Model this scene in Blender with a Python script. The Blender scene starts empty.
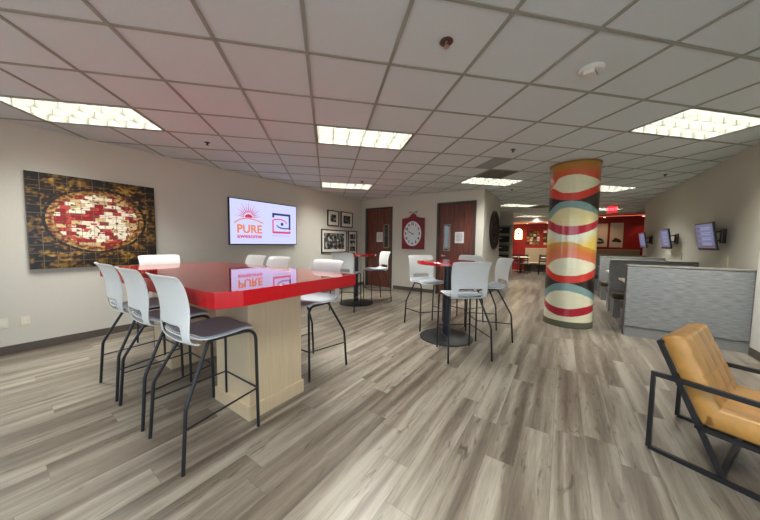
import bpy, math, random
from mathutils import Vector, Matrix, noise as mnoise
random.seed(7)
PI = math.pi
COL = bpy.context.scene.collection
HC = 2.735            # ceiling height
EYE = 1.37
XL, XR, YB = -5.42, 2.05, 7.0

# ------------------------------------------------------------------ materials
LAMPW = 52
def newmat(name):
    m = bpy.data.materials.new(name); m.use_nodes = True
    nt = m.node_tree; nt.nodes.clear()
    out = nt.nodes.new('ShaderNodeOutputMaterial')
    b = nt.nodes.new('ShaderNodeBsdfPrincipled')
    nt.links.new(b.outputs[0], out.inputs[0])
    return m, nt, b
def N(nt, kind, **kw):
    n = nt.nodes.new('ShaderNode' + kind)
    for k, v in kw.items():
        if hasattr(n, k) and not k.startswith('i_'): setattr(n, k, v)
    return n
def mathn(nt, op, a, b=None, c=None):
    n = nt.nodes.new('ShaderNodeMath'); n.operation = op
    for i, v in enumerate((a, b, c)):
        if v is None: continue
        if isinstance(v, (int, float)): n.inputs[i].default_value = v
        else: nt.links.new(v, n.inputs[i])
    return n.outputs[0]
def rgb(c): return (c[0], c[1], c[2], 1.0)
def srgb(r, g, b):
    f = lambda v: (v/255/12.92) if v/255 <= 0.04045 else ((v/255+0.055)/1.055)**2.4
    return (f(r), f(g), f(b))
def basic(name, col, rough=0.5, metal=0.0, var=0.06, scale=25.0, bump=0.0, spec=0.5, stretch=(1, 1, 1), coat=0.0):
    """colour with a soft procedural variation and optional bump"""
    m, nt, b = newmat(name)
    tc = N(nt, 'TexCoord'); mp = N(nt, 'Mapping'); mp.inputs['Scale'].default_value = stretch
    nt.links.new(tc.outputs['Object'], mp.inputs[0])
    nz = N(nt, 'TexNoise'); nz.inputs['Scale'].default_value = scale; nz.inputs['Detail'].default_value = 4
    nt.links.new(mp.outputs[0], nz.inputs[0])
    cr = N(nt, 'ValToRGB')
    cr.color_ramp.elements[0].position = 0.3; cr.color_ramp.elements[1].position = 0.7
    cr.color_ramp.elements[0].color = rgb([c*(1-var) for c in col])
    cr.color_ramp.elements[1].color = rgb([min(1, c*(1+var)) for c in col])
    nt.links.new(nz.outputs[0], cr.inputs[0]); nt.links.new(cr.outputs[0], b.inputs['Base Color'])
    b.inputs['Roughness'].default_value = rough; b.inputs['Metallic'].default_value = metal
    b.inputs['Specular IOR Level'].default_value = spec
    b.inputs['Coat Weight'].default_value = coat
    b.inputs['Coat Roughness'].default_value = 0.03
    if bump:
        bp = N(nt, 'Bump'); bp.inputs['Strength'].default_value = bump; bp.inputs['Distance'].default_value = 0.01
        nt.links.new(nz.outputs[0], bp.inputs['Height']); nt.links.new(bp.outputs[0], b.inputs['Normal'])
    return m
def emis(name, col, strength, base=None):
    m, nt, b = newmat(name)
    b.inputs['Base Color'].default_value = rgb(base or (0.02, 0.02, 0.02))
    b.inputs['Emission Color'].default_value = rgb(col)
    b.inputs['Emission Strength'].default_value = strength
    b.inputs['Roughness'].default_value = 0.3
    return m
def attrmat(name, rough, coat=0.0, bump_grid=None):
    m, nt, b = newmat(name)
    a = N(nt, 'Attribute'); a.attribute_name = 'pattern'
    nt.links.new(a.outputs['Color'], b.inputs['Base Color'])
    b.inputs['Roughness'].default_value = rough
    b.inputs['Coat Weight'].default_value = coat; b.inputs['Coat Roughness'].default_value = 0.12
    return m

M = {}
M['wall'] = basic('painted_wall', srgb(196, 192, 182), 0.62, var=0.02, scale=60, bump=0.05)
M['ceiltile'] = basic('ceiling_tile', srgb(206, 215, 219), 0.85, var=0.035, scale=160, bump=0.15)
M['grid'] = basic('ceiling_grid_metal', srgb(148, 149, 140), 0.45, var=0.02)
M['base'] = basic('dark_vinyl_base', srgb(84, 76, 68), 0.45, var=0.05)
M['redtop'] = basic('red_laminate', srgb(176, 10, 26), 0.04, var=0.03, scale=6, spec=0.7, coat=0.5)
M['rededge'] = basic('red_laminate_edge', srgb(190, 14, 26), 0.25, var=0.03, scale=6, spec=0.5)
M['maple'] = basic('pale_maple', srgb(205, 184, 150), 0.4, var=0.05, scale=5, stretch=(14, 14, 1))
M['black'] = basic('black_powder_coat', srgb(30, 31, 34), 0.38, var=0.05)
M['blackbase'] = basic('black_cast_base', srgb(26, 26, 28), 0.5, var=0.1)
M['navy'] = basic('dark_blue_black_column', srgb(24, 28, 40), 0.35, var=0.05)
M['shell'] = basic('white_plastic', srgb(222, 224, 222), 0.35, var=0.01)
M['pad'] = basic('grey_plastic_seat', srgb(172, 180, 188), 0.6, var=0.03, spec=0.25)
M['door'] = basic('walnut_veneer', srgb(104, 58, 46), 0.35, var=0.45, scale=3.0, stretch=(9, 9, 0.6))
M['frame'] = basic('dark_bronze_frame', srgb(66, 60, 54), 0.45, var=0.03)
M['lite'] = basic('tan_lite_frame', srgb(150, 132, 104), 0.45, var=0.03)
M['glassdark'] = basic('dark_glazing', srgb(20, 24, 26), 0.05, var=0.1, scale=5, spec=0.8)
M['paper'] = basic('white_paper', srgb(225, 224, 228), 0.7, var=0.01)
M['ink'] = basic('grey_print', srgb(130, 130, 135), 0.7, var=0.02)
M['steel'] = basic('brushed_steel', srgb(190, 188, 182), 0.3, metal=0.9, var=0.03)
M['clockred'] = basic('dark_red_clock_wood', srgb(120, 14, 26), 0.4, var=0.15, scale=12)
M['clockface'] = basic('white_clock_face', srgb(222, 226, 232), 0.4, var=0.01)
M['inkblack'] = basic('black_ink', srgb(24, 24, 28), 0.5, var=0.02)
M['iron'] = basic('dark_wrought_metal', srgb(52, 42, 34), 0.5, var=0.3, scale=18, metal=0.4)
M['gframe'] = basic('black_picture_frame', srgb(22, 20, 20), 0.4, var=0.03)
M['mat'] = basic('white_mat_board', srgb(214, 208, 196), 0.8, var=0.01)
M['booth'] = basic('grey_tweed', srgb(134, 136, 138), 0.85, var=0.30, scale=9, stretch=(1, 1, 10), bump=0.2)
M['boothcap'] = basic('grey_vinyl', srgb(128, 126, 118), 0.5, var=0.04)
M['boothdark'] = basic('dark_booth_seat', srgb(70, 62, 52), 0.55, var=0.08)
M['boothbase'] = basic('grey_plinth', srgb(136, 137, 137), 0.5, var=0.04)
M['tabletop'] = basic('cream_table', srgb(225, 218, 196), 0.3, var=0.03)
M['leather'] = basic('tan_leather', srgb(198, 146, 76), 0.34, var=0.16, scale=9, bump=0.12)
M['tvblack'] = basic('black_tv_plastic', srgb(14, 15, 18), 0.3, var=0.02)
M['white'] = basic('white_plastic_device', srgb(215, 213, 207), 0.45, var=0.01)
M['almond'] = basic('almond_wall_plate', srgb(214, 206, 182), 0.45, var=0.01)
M['redwall'] = basic('red_painted_wall', srgb(150, 20, 12), 0.55, var=0.03, scale=50)
M['tan'] = basic('tan_banquette', srgb(158, 140, 112), 0.6, var=0.05)
M['darkwood'] = basic('dark_chair_wood', srgb(32, 24, 20), 0.45, var=0.1)
M['tanfloor'] = basic('shelf_laminate', srgb(170, 158, 138), 0.5, var=0.04)
M['ventgrey'] = basic('grey_filter_panel', srgb(140, 145, 146), 0.7, var=0.05, scale=200)
M['ventdark'] = basic('vent_shade_dark', srgb(24, 24, 22), 0.8, var=0.1)
M['ventslat'] = basic('vent_slat', srgb(120, 118, 108), 0.5, var=0.03)
M['wains'] = basic('white_wainscot', srgb(222, 220, 214), 0.5, var=0.01)
M['copper'] = basic('sprinkler_brass', srgb(110, 80, 70), 0.35, metal=0.6, var=0.05)
M['reflector'] = basic('aluminium_louver', (.22, .22, .19), 0.35, var=0.01)
M['lamp'] = emis('fluorescent_lamp_panel', (1.0, 0.98, 0.84), 0.95, (0.9, 0.9, 0.85))
M['screen'] = emis('screen_white', srgb(206, 210, 255), 0.95)
M['s_orange'] = emis('screen_orange', srgb(226, 128, 72), 0.95)
M['s_red'] = emis('screen_red', srgb(205, 40, 80), 0.95)
M['s_navy'] = emis('screen_navy', srgb(34, 40, 110), 0.9)
M['s_pink'] = emis('screen_pink', srgb(214, 62, 120), 0.95)
M['s_grey'] = emis('screen_grey', srgb(170, 170, 200), 0.9)
M['m_blue'] = emis('menu_screen_blue', srgb(122, 134, 176), 0.5)
M['m_red'] = emis('menu_row_red', srgb(140, 60, 80), 0.5)
M['m_white'] = emis('menu_row_white', srgb(186, 192, 222), 0.6)
M['exit'] = emis('exit_sign_red', srgb(235, 20, 40), 1.2)
M['exitlet'] = emis('exit_sign_letters', srgb(255, 120, 130), 1.6)
M['sconce'] = emis('sconce_glow', (1.0, 0.72, 0.36), 4.5)
M['redled'] = emis('red_led_strip', (1.0, 0.20, 0.10), 1.1)
M['downlamp'] = emis('warm_downlight', (1.0, 0.75, 0.5), 6.0)
M['winframe'] = basic('window_aluminium', srgb(90, 88, 84), 0.4, var=0.03)

def floor_mat():
    m, nt, b = newmat('grey_oak_planks')
    L = nt.links
    tc = N(nt, 'TexCoord'); sp = N(nt, 'SeparateXYZ'); L.new(tc.outputs['Object'], sp.inputs[0])
    PW, PL = 0.182, 1.22
    xi = mathn(nt, 'DIVIDE', sp.outputs[0], PW); i = mathn(nt, 'FLOOR', xi)
    wn = N(nt, 'TexWhiteNoise', noise_dimensions='1D'); wn.noise_dimensions = '1D'; L.new(i, wn.inputs['W'])
    yo = mathn(nt, 'ADD', mathn(nt, 'DIVIDE', sp.outputs[1], PL), mathn(nt, 'MULTIPLY', wn.outputs['Value'], 7.0))
    j = mathn(nt, 'FLOOR', yo)
    cb = N(nt, 'CombineXYZ'); L.new(i, cb.inputs[0]); L.new(j, cb.inputs[1])
    w2 = N(nt, 'TexWhiteNoise'); w2.noise_dimensions = '3D'; L.new(cb.outputs[0], w2.inputs['Vector'])
    # seams
    fx = mathn(nt, 'FRACT', xi); fy = mathn(nt, 'FRACT', yo)
    ex = mathn(nt, 'MINIMUM', fx, mathn(nt, 'SUBTRACT', 1.0, fx)); ex = mathn(nt, 'MULTIPLY', ex, PW)
    ey = mathn(nt, 'MINIMUM', fy, mathn(nt, 'SUBTRACT', 1.0, fy)); ey = mathn(nt, 'MULTIPLY', ey, PL)
    e = mathn(nt, 'MINIMUM', ex, ey); seam = mathn(nt, 'MULTIPLY', mathn(nt, 'LESS_THAN', e, 0.001), 0.7)
    # grain coordinates: jump from plank to plank
    off = mathn(nt, 'MULTIPLY', w2.outputs['Value'], 37.0)
    gv = N(nt, 'CombineXYZ')
    L.new(mathn(nt, 'ADD', sp.outputs[0], off), gv.inputs[0]); L.new(mathn(nt, 'ADD', sp.outputs[1], off), gv.inputs[1])
    def nz(sx, sy, sc, det, dist=0.0):
        mp = N(nt, 'Mapping'); mp.inputs['Scale'].default_value = (sx, sy, 1); L.new(gv.outputs[0], mp.inputs[0])
        n = N(nt, 'TexNoise'); n.inputs['Scale'].default_value = sc; n.inputs['Detail'].default_value = det
        n.inputs['Distortion'].default_value = dist; L.new(mp.outputs[0], n.inputs[0]); return n.outputs[0]
    broad = nz(9, 0.5, 1.0, 1.5, 0.5); fine = nz(75, 5.0, 1.0, 5, 0.8); knots = nz(17, 3.0, 1.0, 4, 1.6)
    v = mathn(nt, 'ADD', mathn(nt, 'MULTIPLY', broad, 0.95), mathn(nt, 'MULTIPLY', fine, 0.28))
    v = mathn(nt, 'ADD', v, mathn(nt, 'MULTIPLY', w2.outputs['Value'], 0.08))
    kd = mathn(nt, 'MULTIPLY', mathn(nt, 'GREATER_THAN', knots, 0.60), mathn(nt, 'SUBTRACT', knots, 0.60))
    v = mathn(nt, 'SUBTRACT', v, mathn(nt, 'MULTIPLY', kd, 1.4))
    cr = N(nt, 'ValToRGB'); L.new(v, cr.inputs[0])
    els = cr.color_ramp.elements
    els[0].position = 0.43; els[0].color = rgb(srgb(80, 72, 63))
    els[1].position = 0.84; els[1].color = rgb(srgb(146, 139, 127))
    e2 = els.new(0.62); e2.color = rgb(srgb(110, 101, 90))
    mx = N(nt, 'Mix', data_type='RGBA'); mx.data_type = 'RGBA'
    L.new(seam, mx.inputs[0]); L.new(cr.outputs[0], mx.inputs[6]); mx.inputs[7].default_value = rgb(srgb(80, 74, 67))
    L.new(mx.outputs[2], b.inputs['Base Color'])
    b.inputs['Roughness'].default_value = 0.30; b.inputs['Specular IOR Level'].default_value = 0.5
    bp = N(nt, 'Bump'); bp.inputs['Strength'].default_value = 0.06; bp.inputs['Distance'].default_value = 0.004
    L.new(fine, bp.inputs['Height']); L.new(bp.outputs[0], b.inputs['Normal'])
    return m
M['floor'] = floor_mat()

def photo_mat(name, seed, dark=0.35):
    """black and white photograph: blotchy procedural grey"""
    m, nt, b = newmat(name)
    tc = N(nt, 'TexCoord'); mp = N(nt, 'Mapping'); mp.inputs['Location'].default_value = (seed, seed*1.7, 0)
    nt.links.new(tc.outputs['Object'], mp.inputs[0])
    n = N(nt, 'TexNoise'); n.inputs['Scale'].default_value = 11; n.inputs['Detail'].default_value = 3
    nt.links.new(mp.outputs[0], n.inputs[0])
    cr = N(nt, 'ValToRGB'); e = cr.color_ramp.elements
    e[0].position = 0.36; e[0].color = (0.02, 0.02, 0.02, 1); e[1].position = 0.68; e[1].color = (0.5, 0.49, 0.46, 1)
    x = e.new(0.55); x.color = (dark*0.3, dark*0.3, dark*0.28, 1)
    nt.links.new(n.outputs[0], cr.inputs[0]); nt.links.new(cr.outputs[0], b.inputs['Base Color'])
    b.inputs['Roughness'].default_value = 0.25
    return m

# ------------------------------------------------------------------ mesh builder
class MB:
    def __init__(s): s.v = []; s.f = []; s.mi = []
    def add(s, vs, fs, mi=0):
        o = len(s.v); s.v += [tuple(p) for p in vs]; s.f += [tuple(i+o for i in f) for f in fs]; s.mi += [mi]*len(fs); return s
    def box(s, x0, x1, y0, y1, z0, z1, mi=0):
        vs = [(x0,y0,z0),(x1,y0,z0),(x1,y1,z0),(x0,y1,z0),(x0,y0,z1),(x1,y0,z1),(x1,y1,z1),(x0,y1,z1)]
        return s.add(vs, [(0,3,2,1),(4,5,6,7),(0,1,5,4),(1,2,6,5),(2,3,7,6),(3,0,4,7)], mi)
    def prism(s, poly, z0, z1, mi=0, axis='z'):
        n = len(poly)
        def P(a, b, c):
            return {'z': (a, b, c), 'y': (a, c, b), 'x': (c, a, b)}[axis]
        vs = [P(a, b, z0) for a, b in poly] + [P(a, b, z1) for a, b in poly]
        fs = [tuple(range(n))[::-1], tuple(range(n, 2*n))] + [(i, (i+1) % n, n+(i+1) % n, n+i) for i in range(n)]
        return s.add(vs, fs, mi)
    def lathe(s, prof, c=(0,0,0), n=32, mi=0, axis='z'):
        """prof: list (r, z)"""
        vs = []; fs = []
        for r, z in prof:
            for k in range(n):
                a = 2*PI*k/n; p = (r*math.cos(a), r*math.sin(a), z)
                if axis == 'y': p = (p[0], p[2], p[1])
                if axis == 'x': p = (p[2], p[0], p[1])
                vs.append((p[0]+c[0], p[1]+c[1], p[2]+c[2]))
        m = len(prof)
        for i in range(m-1):
            for k in range(n):
                fs.append((i*n+k, i*n+(k+1) % n, (i+1)*n+(k+1) % n, (i+1)*n+k))
        fs.append(tuple(range(n))[::-1]); fs.append(tuple(range((m-1)*n, m*n)))
        return s.add(vs, fs, mi)
    def disc(s, r, z0, z1, c=(0,0), n=40, mi=0):
        return s.lathe([(r, z0), (r, z1)], (c[0], c[1], 0), n, mi)
    def tube(s, path, r, n=8, mi=0, closed=False, square=False):
        P = [Vector(p) for p in path]; m = len(P); vs = []; fs = []
        if square: n = 4
        up = None
        for i in range(m):
            if closed: t = (P[(i+1) % m]-P[i-1])
            else: t = (P[min(i+1, m-1)]-P[max(i-1, 0)])
            t.normalize()
            if up is None:
                up = Vector((0, 0, 1)) if abs(t.z) < 0.9 else Vector((0, 1, 0))
            up = (up - t*up.dot(t)).normalized(); sd = t.cross(up)
            k0 = 1.0
            if 0 < i < m-1 and not closed:
                a = (P[i]-P[i-1]).normalized(); b = (P[i+1]-P[i]).normalized()
                cs = max(0.3, math.sqrt(max(0, (1+a.dot(b))/2))); k0 = 1/cs
            bend = Vector((0, 0, 0))
            if k0 > 1.0001:
                bend = ((P[i+1]-P[i]).normalized()-(P[i]-P[i-1]).normalized()).normalized()
            for k in range(n):
                a = 2*PI*(k+(0.5 if square else 0))/n; rr = r*(math.sqrt(2) if square else 1)
                d = (up*math.cos(a)+sd*math.sin(a))*rr
                if k0 > 1.0001: d = d + bend*(d.dot(bend)*(k0-1))
                vs.append(P[i]+d)
        seg = m if closed else m-1
        for i in range(seg):
            j = (i+1) % m
            for k in range(n): fs.append((i*n+k, i*n+(k+1) % n, j*n+(k+1) % n, j*n+k))
        if not closed: fs.append(tuple(range(n))[::-1]); fs.append(tuple(range((m-1)*n, m*n)))
        return s.add(vs, fs, mi)
    def grid(s, fn, nu, nv, mi=0, skip=None):
        o = len(s.v)
        for j in range(nv+1):
            for i in range(nu+1): s.v.append(tuple(fn(i/nu, j/nv)))
        for j in range(nv):
            for i in range(nu):
                if skip and skip((i+.5)/nu, (j+.5)/nv): continue
                a = o+j*(nu+1)+i; s.f.append((a, a+1, a+nu+2, a+nu+1)); s.mi.append(mi)
        return s
    def build(s, name, mats, parent=None, loc=(0,0,0), rot=(0,0,0), smooth=False, bevel=0, solid=0, subsurf=0, mods=True, sharp=35):
        me = bpy.data.meshes.new(name); me.from_pydata(s.v, [], s.f)
        if not isinstance(mats, (list, tuple)): mats = [mats]
        for mt in mats: me.materials.append(mt)
        me.polygons.foreach_set('material_index', s.mi)
        import bmesh
        bm = bmesh.new(); bm.from_mesh(me)
        bmesh.ops.recalc_face_normals(bm, faces=bm.faces); bm.to_mesh(me); bm.free()
        if smooth:
            me.polygons.foreach_set('use_smooth', [True]*len(me.polygons))
            if subsurf == 0: me.set_sharp_from_angle(angle=math.radians(sharp))
        me.update()
        o = bpy.data.objects.new(name, me); COL.objects.link(o)
        o.location = loc; o.rotation_euler = rot
        if parent: o.parent = parent
        if solid:
            md = o.modifiers.new('thickness', 'SOLIDIFY'); md.thickness = solid; md.offset = 0
        if subsurf:
            md = o.modifiers.new('smooth', 'SUBSURF'); md.levels = subsurf; md.render_levels = subsurf
        if bevel:
            md = o.modifiers.new('bevel', 'BEVEL'); md.width = bevel; md.segments = 2; md.limit_method = 'ANGLE'; md.angle_limit = math.radians(40)
        return o
def fillet(pts, r, n=5):
    out = [Vector(pts[0])]
    for i in range(1, len(pts)-1):
        p = Vector(pts[i]); a = (Vector(pts[i-1])-p); b = (Vector(pts[i+1])-p)
        ra = min(r, a.length*0.48); rb = min(r, b.length*0.48)
        A = p+a.normalized()*ra; B = p+b.normalized()*rb
        for k in range(n+1):
            t = k/n; out.append(A*(1-t)**2+p*2*t*(1-t)+B*t*t)
    out.append(Vector(pts[-1])); return out
def tag(o, label=None, cat=None, group=None, kind=None):
    if label: o['label'] = label
    if cat: o['category'] = cat
    if group: o['group'] = group
    if kind: o['kind'] = kind
    return o
def thing(name, label, cat, loc=(0,0,0), rz=0, group=None):
    o = bpy.data.objects.new(name, None); COL.objects.link(o); o.empty_display_size = 0.1
    o.location = loc; o.rotation_euler = (0, 0, rz); return tag(o, label, cat, group)
def struct(o): o['kind'] = 'structure'; return o
def copy_tree(o, parent=None):
    c = o.copy(); COL.objects.link(c)
    if parent: c.parent = parent
    for ch in list(o.children):
        copy_tree(ch, c)
    return c
def text_mesh(name, body, size, mat, parent, loc, rot, ax='CENTER', depth=0.001, bold=0.0, sx=1.0):
    cu = bpy.data.curves.new(name, 'FONT'); cu.body = body; cu.size = size; cu.align_x = ax; cu.align_y = 'CENTER'
    cu.extrude = depth; cu.offset = bold; cu.resolution_u = 3
    t = bpy.data.objects.new('tmp_text', cu); COL.objects.link(t)
    dg = bpy.context.evaluated_depsgraph_get(); dg.update()
    me = bpy.data.meshes.new_from_object(t.evaluated_get(dg)); bpy.data.objects.remove(t)
    me.materials.clear(); me.materials.append(mat); me.name = name
    o = bpy.data.objects.new(name, me); COL.objects.link(o); o.location = loc; o.rotation_euler = rot; o.scale = (sx, 1, 1)
    if parent: o.parent = parent
    return o

# ------------------------------------------------------------------ ceiling grid coordinates
S = 0.6096; OX, OY = -0.13909, 1.50044; c45 = math.sqrt(0.5)
def G(gc, gr):
    x = gc*S+OX; y = gr*S+OY
    return ((x-y)*c45, (x+y)*c45)
TROF = [(0, 3), (-5, 3), (6, 1), (0, 8), (5, 6), (10, 6), (10, 11), (15, 16), (16, 11), (0, -2), (-5, -2), (6, -4)]  # last three are unseen lights added to balance the lighting
VENT = [(5, 5), (12, 11)]
skip = set()
for a, b in TROF: skip.add((a, b)); skip.add((a+1, b))

# ------------------------------------------------------------------ setting
YR = -2.6  # rear window wall
mb = MB(); mb.add([(-8, YR-.2, 0), (7, YR-.2, 0), (7, 17, 0), (-8, 17, 0)], [(0, 1, 2, 3)])
struct(mb.build('floor', M['floor']))
mb = MB()
for gc in range(-16, 34):
    for gr in range(-16, 34):
        if (gc, gr) in skip: continue
        cx, cy = G(gc+.5, gr+.5)
        if not (-8.2 < cx < 6.6 and YR-.6 < cy < 17): continue
        mb.add([(*G(gc, gr), HC), (*G(gc+1, gr), HC), (*G(gc+1, gr+1), HC), (*G(gc, gr+1), HC)], [(0, 1, 2, 3)])
struct(mb.build('ceiling', M['ceiltile']))
mb = MB()
w = 0.012/S
def bar(a0, b0, a1, b1, zl=HC-.007):
    p = [G(a0, b0), G(a1, b0), G(a1, b1), G(a0, b1)]
    mb.prism(p, zl, HC+0.004)
def inroom(gc, gr):
    x, y = G(gc, gr); return -8.2 < x < 6.8 and YR-.6 < y < 17
for gc in range(-16, 34):
    rs = [g for g in range(-16, 34) if inroom(gc, g)]
    if rs:
        # middle bar of a light opening is left out
        cuts = sorted([b for a, b in TROF if a+1 == gc]); s0 = rs[0]-1
        for b in cuts: bar(gc-w, s0, gc+w, b); s0 = b+1
        bar(gc-w, s0, gc+w, rs[-1]+1)
for gr in range(-16, 34):
    cs = [g for g in range(-16, 34) if inroom(g, gr)]
    if cs: bar(cs[0]-1, gr-w, cs[-1]+1, gr+w, HC-.0062)
struct(mb.build('trim_1', M['grid']))

T = 0.12
def wall(name, x0, x1, y0, y1, z0=0, z1=HC+.05, mat=None):
    return struct(MB().box(x0, x1, y0, y1, z0, z1).build(name, mat or M['wall']))
mb = MB().box(XL-T, XL, -.2, YB, 0, HC+.05).box(XL-T, XL, YR, -2.4, 0, HC+.05).box(XL-T, XL, -2.4, -.2, 0, .45).box(XL-T, XL, -2.4, -.2, 2.45, HC+.05)
struct(mb.build('wall_left', M['wall']))
for k in range(2):  # left windows and opening added out of view to light the right wall
    a, b = -2.4+1.1*k, -1.3+1.1*k; mb = MB(); f = .035
    mb.box(XL-.09, XL-.03, a, b, .45, .45+f*2).box(XL-.09, XL-.03, a, b, 2.45-f*2, 2.45)
    mb.box(XL-.09, XL-.03, a, a+f, .45+2*f, 2.45-2*f).box(XL-.09, XL-.03, b-f, b, .45+2*f, 2.45-2*f)
    struct(mb.build('window_%d' % (k+7), M['winframe']))
# back wall with two door openings
D1, D2 = (-5.27, -4.27), (-2.86, -1.83)
DT = 2.46
mb = MB()
mb.box(XL-T, D1[0], YB, YB+T, 0, HC+.05).box(D1[1], D2[0], YB, YB+T, 0, HC+.05).box(D2[1], -1.65, YB, YB+T, 0, HC+.05)
mb.box(D1[0], D1[1], YB, YB+T, DT, HC+.05).box(D2[0], D2[1], YB, YB+T, DT, HC+.05)
struct(mb.build('wall_back', M['wall']))
wall('wall_corner', -1.65-T, -1.65, YB+T, 8.9)
wall('wall_corner_return', -6.6, -1.65, 8.9, 8.9+T)
mb = MB().box(XR, XR+T, YR, -2.2, 0, HC+.05).box(XR, XR+T, 1.7, 11.55, 0, HC+.05).box(XR, XR+T, -2.2, 1.7, 0, .45).box(XR, XR+T, -2.2, 1.7, 2.45, HC+.05)
struct(mb.build('wall_right', M['wall']))
wall('wall_right_return', XR+T, 5.2, 11.43, 11.55)
wall('wall_far_right', 5.2, 5.2+T, 11.43, 16.5)
wall('wall_far_left', -6.6-T, -6.6, 8.9, 13.12)
wall('wall_shelf_side', -6.6, -1.83, 13.0, 13.12)
wall('wall_shelf_return', -2.42, -2.3, 13.12, 16.5)
wall('wall_red', -2.3, 5.2, 16.4, 16.52, mat=M['redwall'])
# dropped red header in front of the red wall
struct(MB().box(-2.3, .3, 15.6, 16.4, 2.47, HC-.008).build('trim_2', M['wall'], bevel=.005))
struct(MB().box(.3, 5.2, 15.6, 16.4, 2.66, HC-.008).build('trim_5', M['redwall'], bevel=.005))
# rear window wall
mb = MB(); zs0, zs1 = 0.45, 2.45; x0, x1 = -1.9, 1.75
mb.box(XL-T, XR+T, YR-T, YR, 0, zs0).box(XL-T, XR+T, YR-T, YR, zs1, HC+.05)
mb.box(XL-T, x0, YR-T, YR, zs0, zs1).box(x1, XR+T, YR-T, YR, zs0, zs1)
struct(mb.build('wall_rear', M['wall']))
nw = 3; ww = (x1-x0)/nw
for k in range(nw):
    a, b = x0+k*ww, x0+(k+1)*ww; mb = MB(); f = .035
    mb.box(a, b, YR-.09, YR-.03, zs0, zs0+f*2).box(a, b, YR-.09, YR-.03, zs1-f*2, zs1)
    mb.box(a, a+f, YR-.09, YR-.03, zs0+2*f, zs1-2*f).box(b-f, b, YR-.09, YR-.03, zs0+2*f, zs1-2*f)
    struct(mb.build('window_%d' % (k+1), M['winframe']))
for k in range(3):  # right-hand windows and opening added out of view to brighten the right side
    a, b = -2.2+1.3*k, -.9+1.3*k; mb = MB(); f = .035
    mb.box(XR+.03, XR+.09, a, b, zs0, zs0+f*2).box(XR+.03, XR+.09, a, b, zs1-f*2, zs1)
    mb.box(XR+.03, XR+.09, a, a+f, zs0+2*f, zs1-2*f).box(XR+.03, XR+.09, b-f, b, zs0+2*f, zs1-2*f)
    struct(mb.build('window_%d' % (k+4), M['winframe']))
# baseboards
bh = .10
def baseb(name, *a): return struct(MB().box(*a, 0.0, bh).build(name, M['base'], bevel=.004))
baseb('baseboard_left', XL, XL+.012, YR, YB)
mb = MB().box(D1[1]+.05, D2[0]-.05, YB-.012, YB, 0, bh).box(XL+.012, D1[0]-.05, YB-.012, YB, 0, bh).box(D2[1]+.05, -1.65+.012, YB-.012, YB, 0, bh)
struct(mb.build('baseboard_back', M['base'], bevel=.004))
baseb('baseboard_corner', -1.65, -1.638, YB, 8.9)
baseb('baseboard_right', XR-.026, XR, YR, 5.46)
# half-height white panelling on the right wall, ending where the first booth starts
struct(MB().box(XR-.022, XR, 1.75, 5.45, bh, 1.33).build('trim_3', M['wains'], bevel=.004))

# ------------------------------------------------------------------ doors
def door(name, x0, x1, lite, paper, handle_x):
    r = bpy.data.objects.new(name, None); COL.objects.link(r); r.location = ((x0+x1)/2, YB, 0); r['kind'] = 'structure'
    hw = (x1-x0)/2; f = .055
    mb = MB()
    mb.box(-hw, -hw+f, -.02, .10, 0, DT).box(hw-f, hw, -.02, .10, 0, DT).box(-hw+f, hw-f, -.02, .10, DT-f, DT)
    mb.build('door_frame', M['frame'], r, bevel=.004)
    MB().box(-hw+f+.003, hw-f-.003, .03, .075, .008, DT-f-.003).build('door_leaf', M['door'], r)
    a, b, z0, z1 = lite; a -= (x0+x1)/2; b -= (x0+x1)/2; t = .028
    mb = MB().box(a, a+t, .018, .032, z0, z1).box(b-t, b, .018, .032, z0, z1).box(a+t, b-t, .018, .032, z0, z0+t).box(a+t, b-t, .018, .032, z1-t, z1)
    lf = mb.build('vision_window', M['lite'], r, bevel=.002)
    MB().box(a+t, b-t, .024, .030, z0+t, z1-t).build('glass_pane', M['glassdark'], lf)
    hx = handle_x-(x0+x1)/2; sgn = 1 if hx < 0 else -1
    hb = MB().lathe([(.028, .0), (.028, .012)], (hx, .018, 1.05), 20, axis='y')
    hb.tube(fillet([(hx, .02, 1.05), (hx, -.035, 1.05), (hx+sgn*.11, -.035, 1.05)], .02), .009)
    hb.build('door_handle', M['steel'], r, smooth=True)
    return r
door('door_1', D1[0], D1[1], (-4.60, -4.41, 1.22, 1.94), None, -4.42)
door('door_2', D2[0], D2[1], (-2.68, -2.49, 1.18, 1.89), None, -2.70)
def notice(label, x, z, w, h, y):
    t = thing('paper_notice', label, 'paper', (x, y, z))
    MB().box(-w/2, w/2, -.0015, 0, -h/2, h/2).build('sheet', M['paper'], t)
    mb = MB(); rnd = random.Random(int(x*100))
    for k in range(9):
        zz = h/2-.05-k*(h-.08)/9; ln = w*(.5+.3*rnd.random())
        mb.box(-ln/2, ln/2, -.0025, -.0015, zz-.004, zz+.004)
    mb.build('print', M['ink'], t)
notice('white paper notice taped to the left dark wood door beside the clock wall corner', -4.75, 1.555, .225, .30, YB+.030)
notice('white paper notice taped to the right dark wood door nearest the wall corner', -2.25, 1.535, .235, .29, YB+.030)

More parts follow.
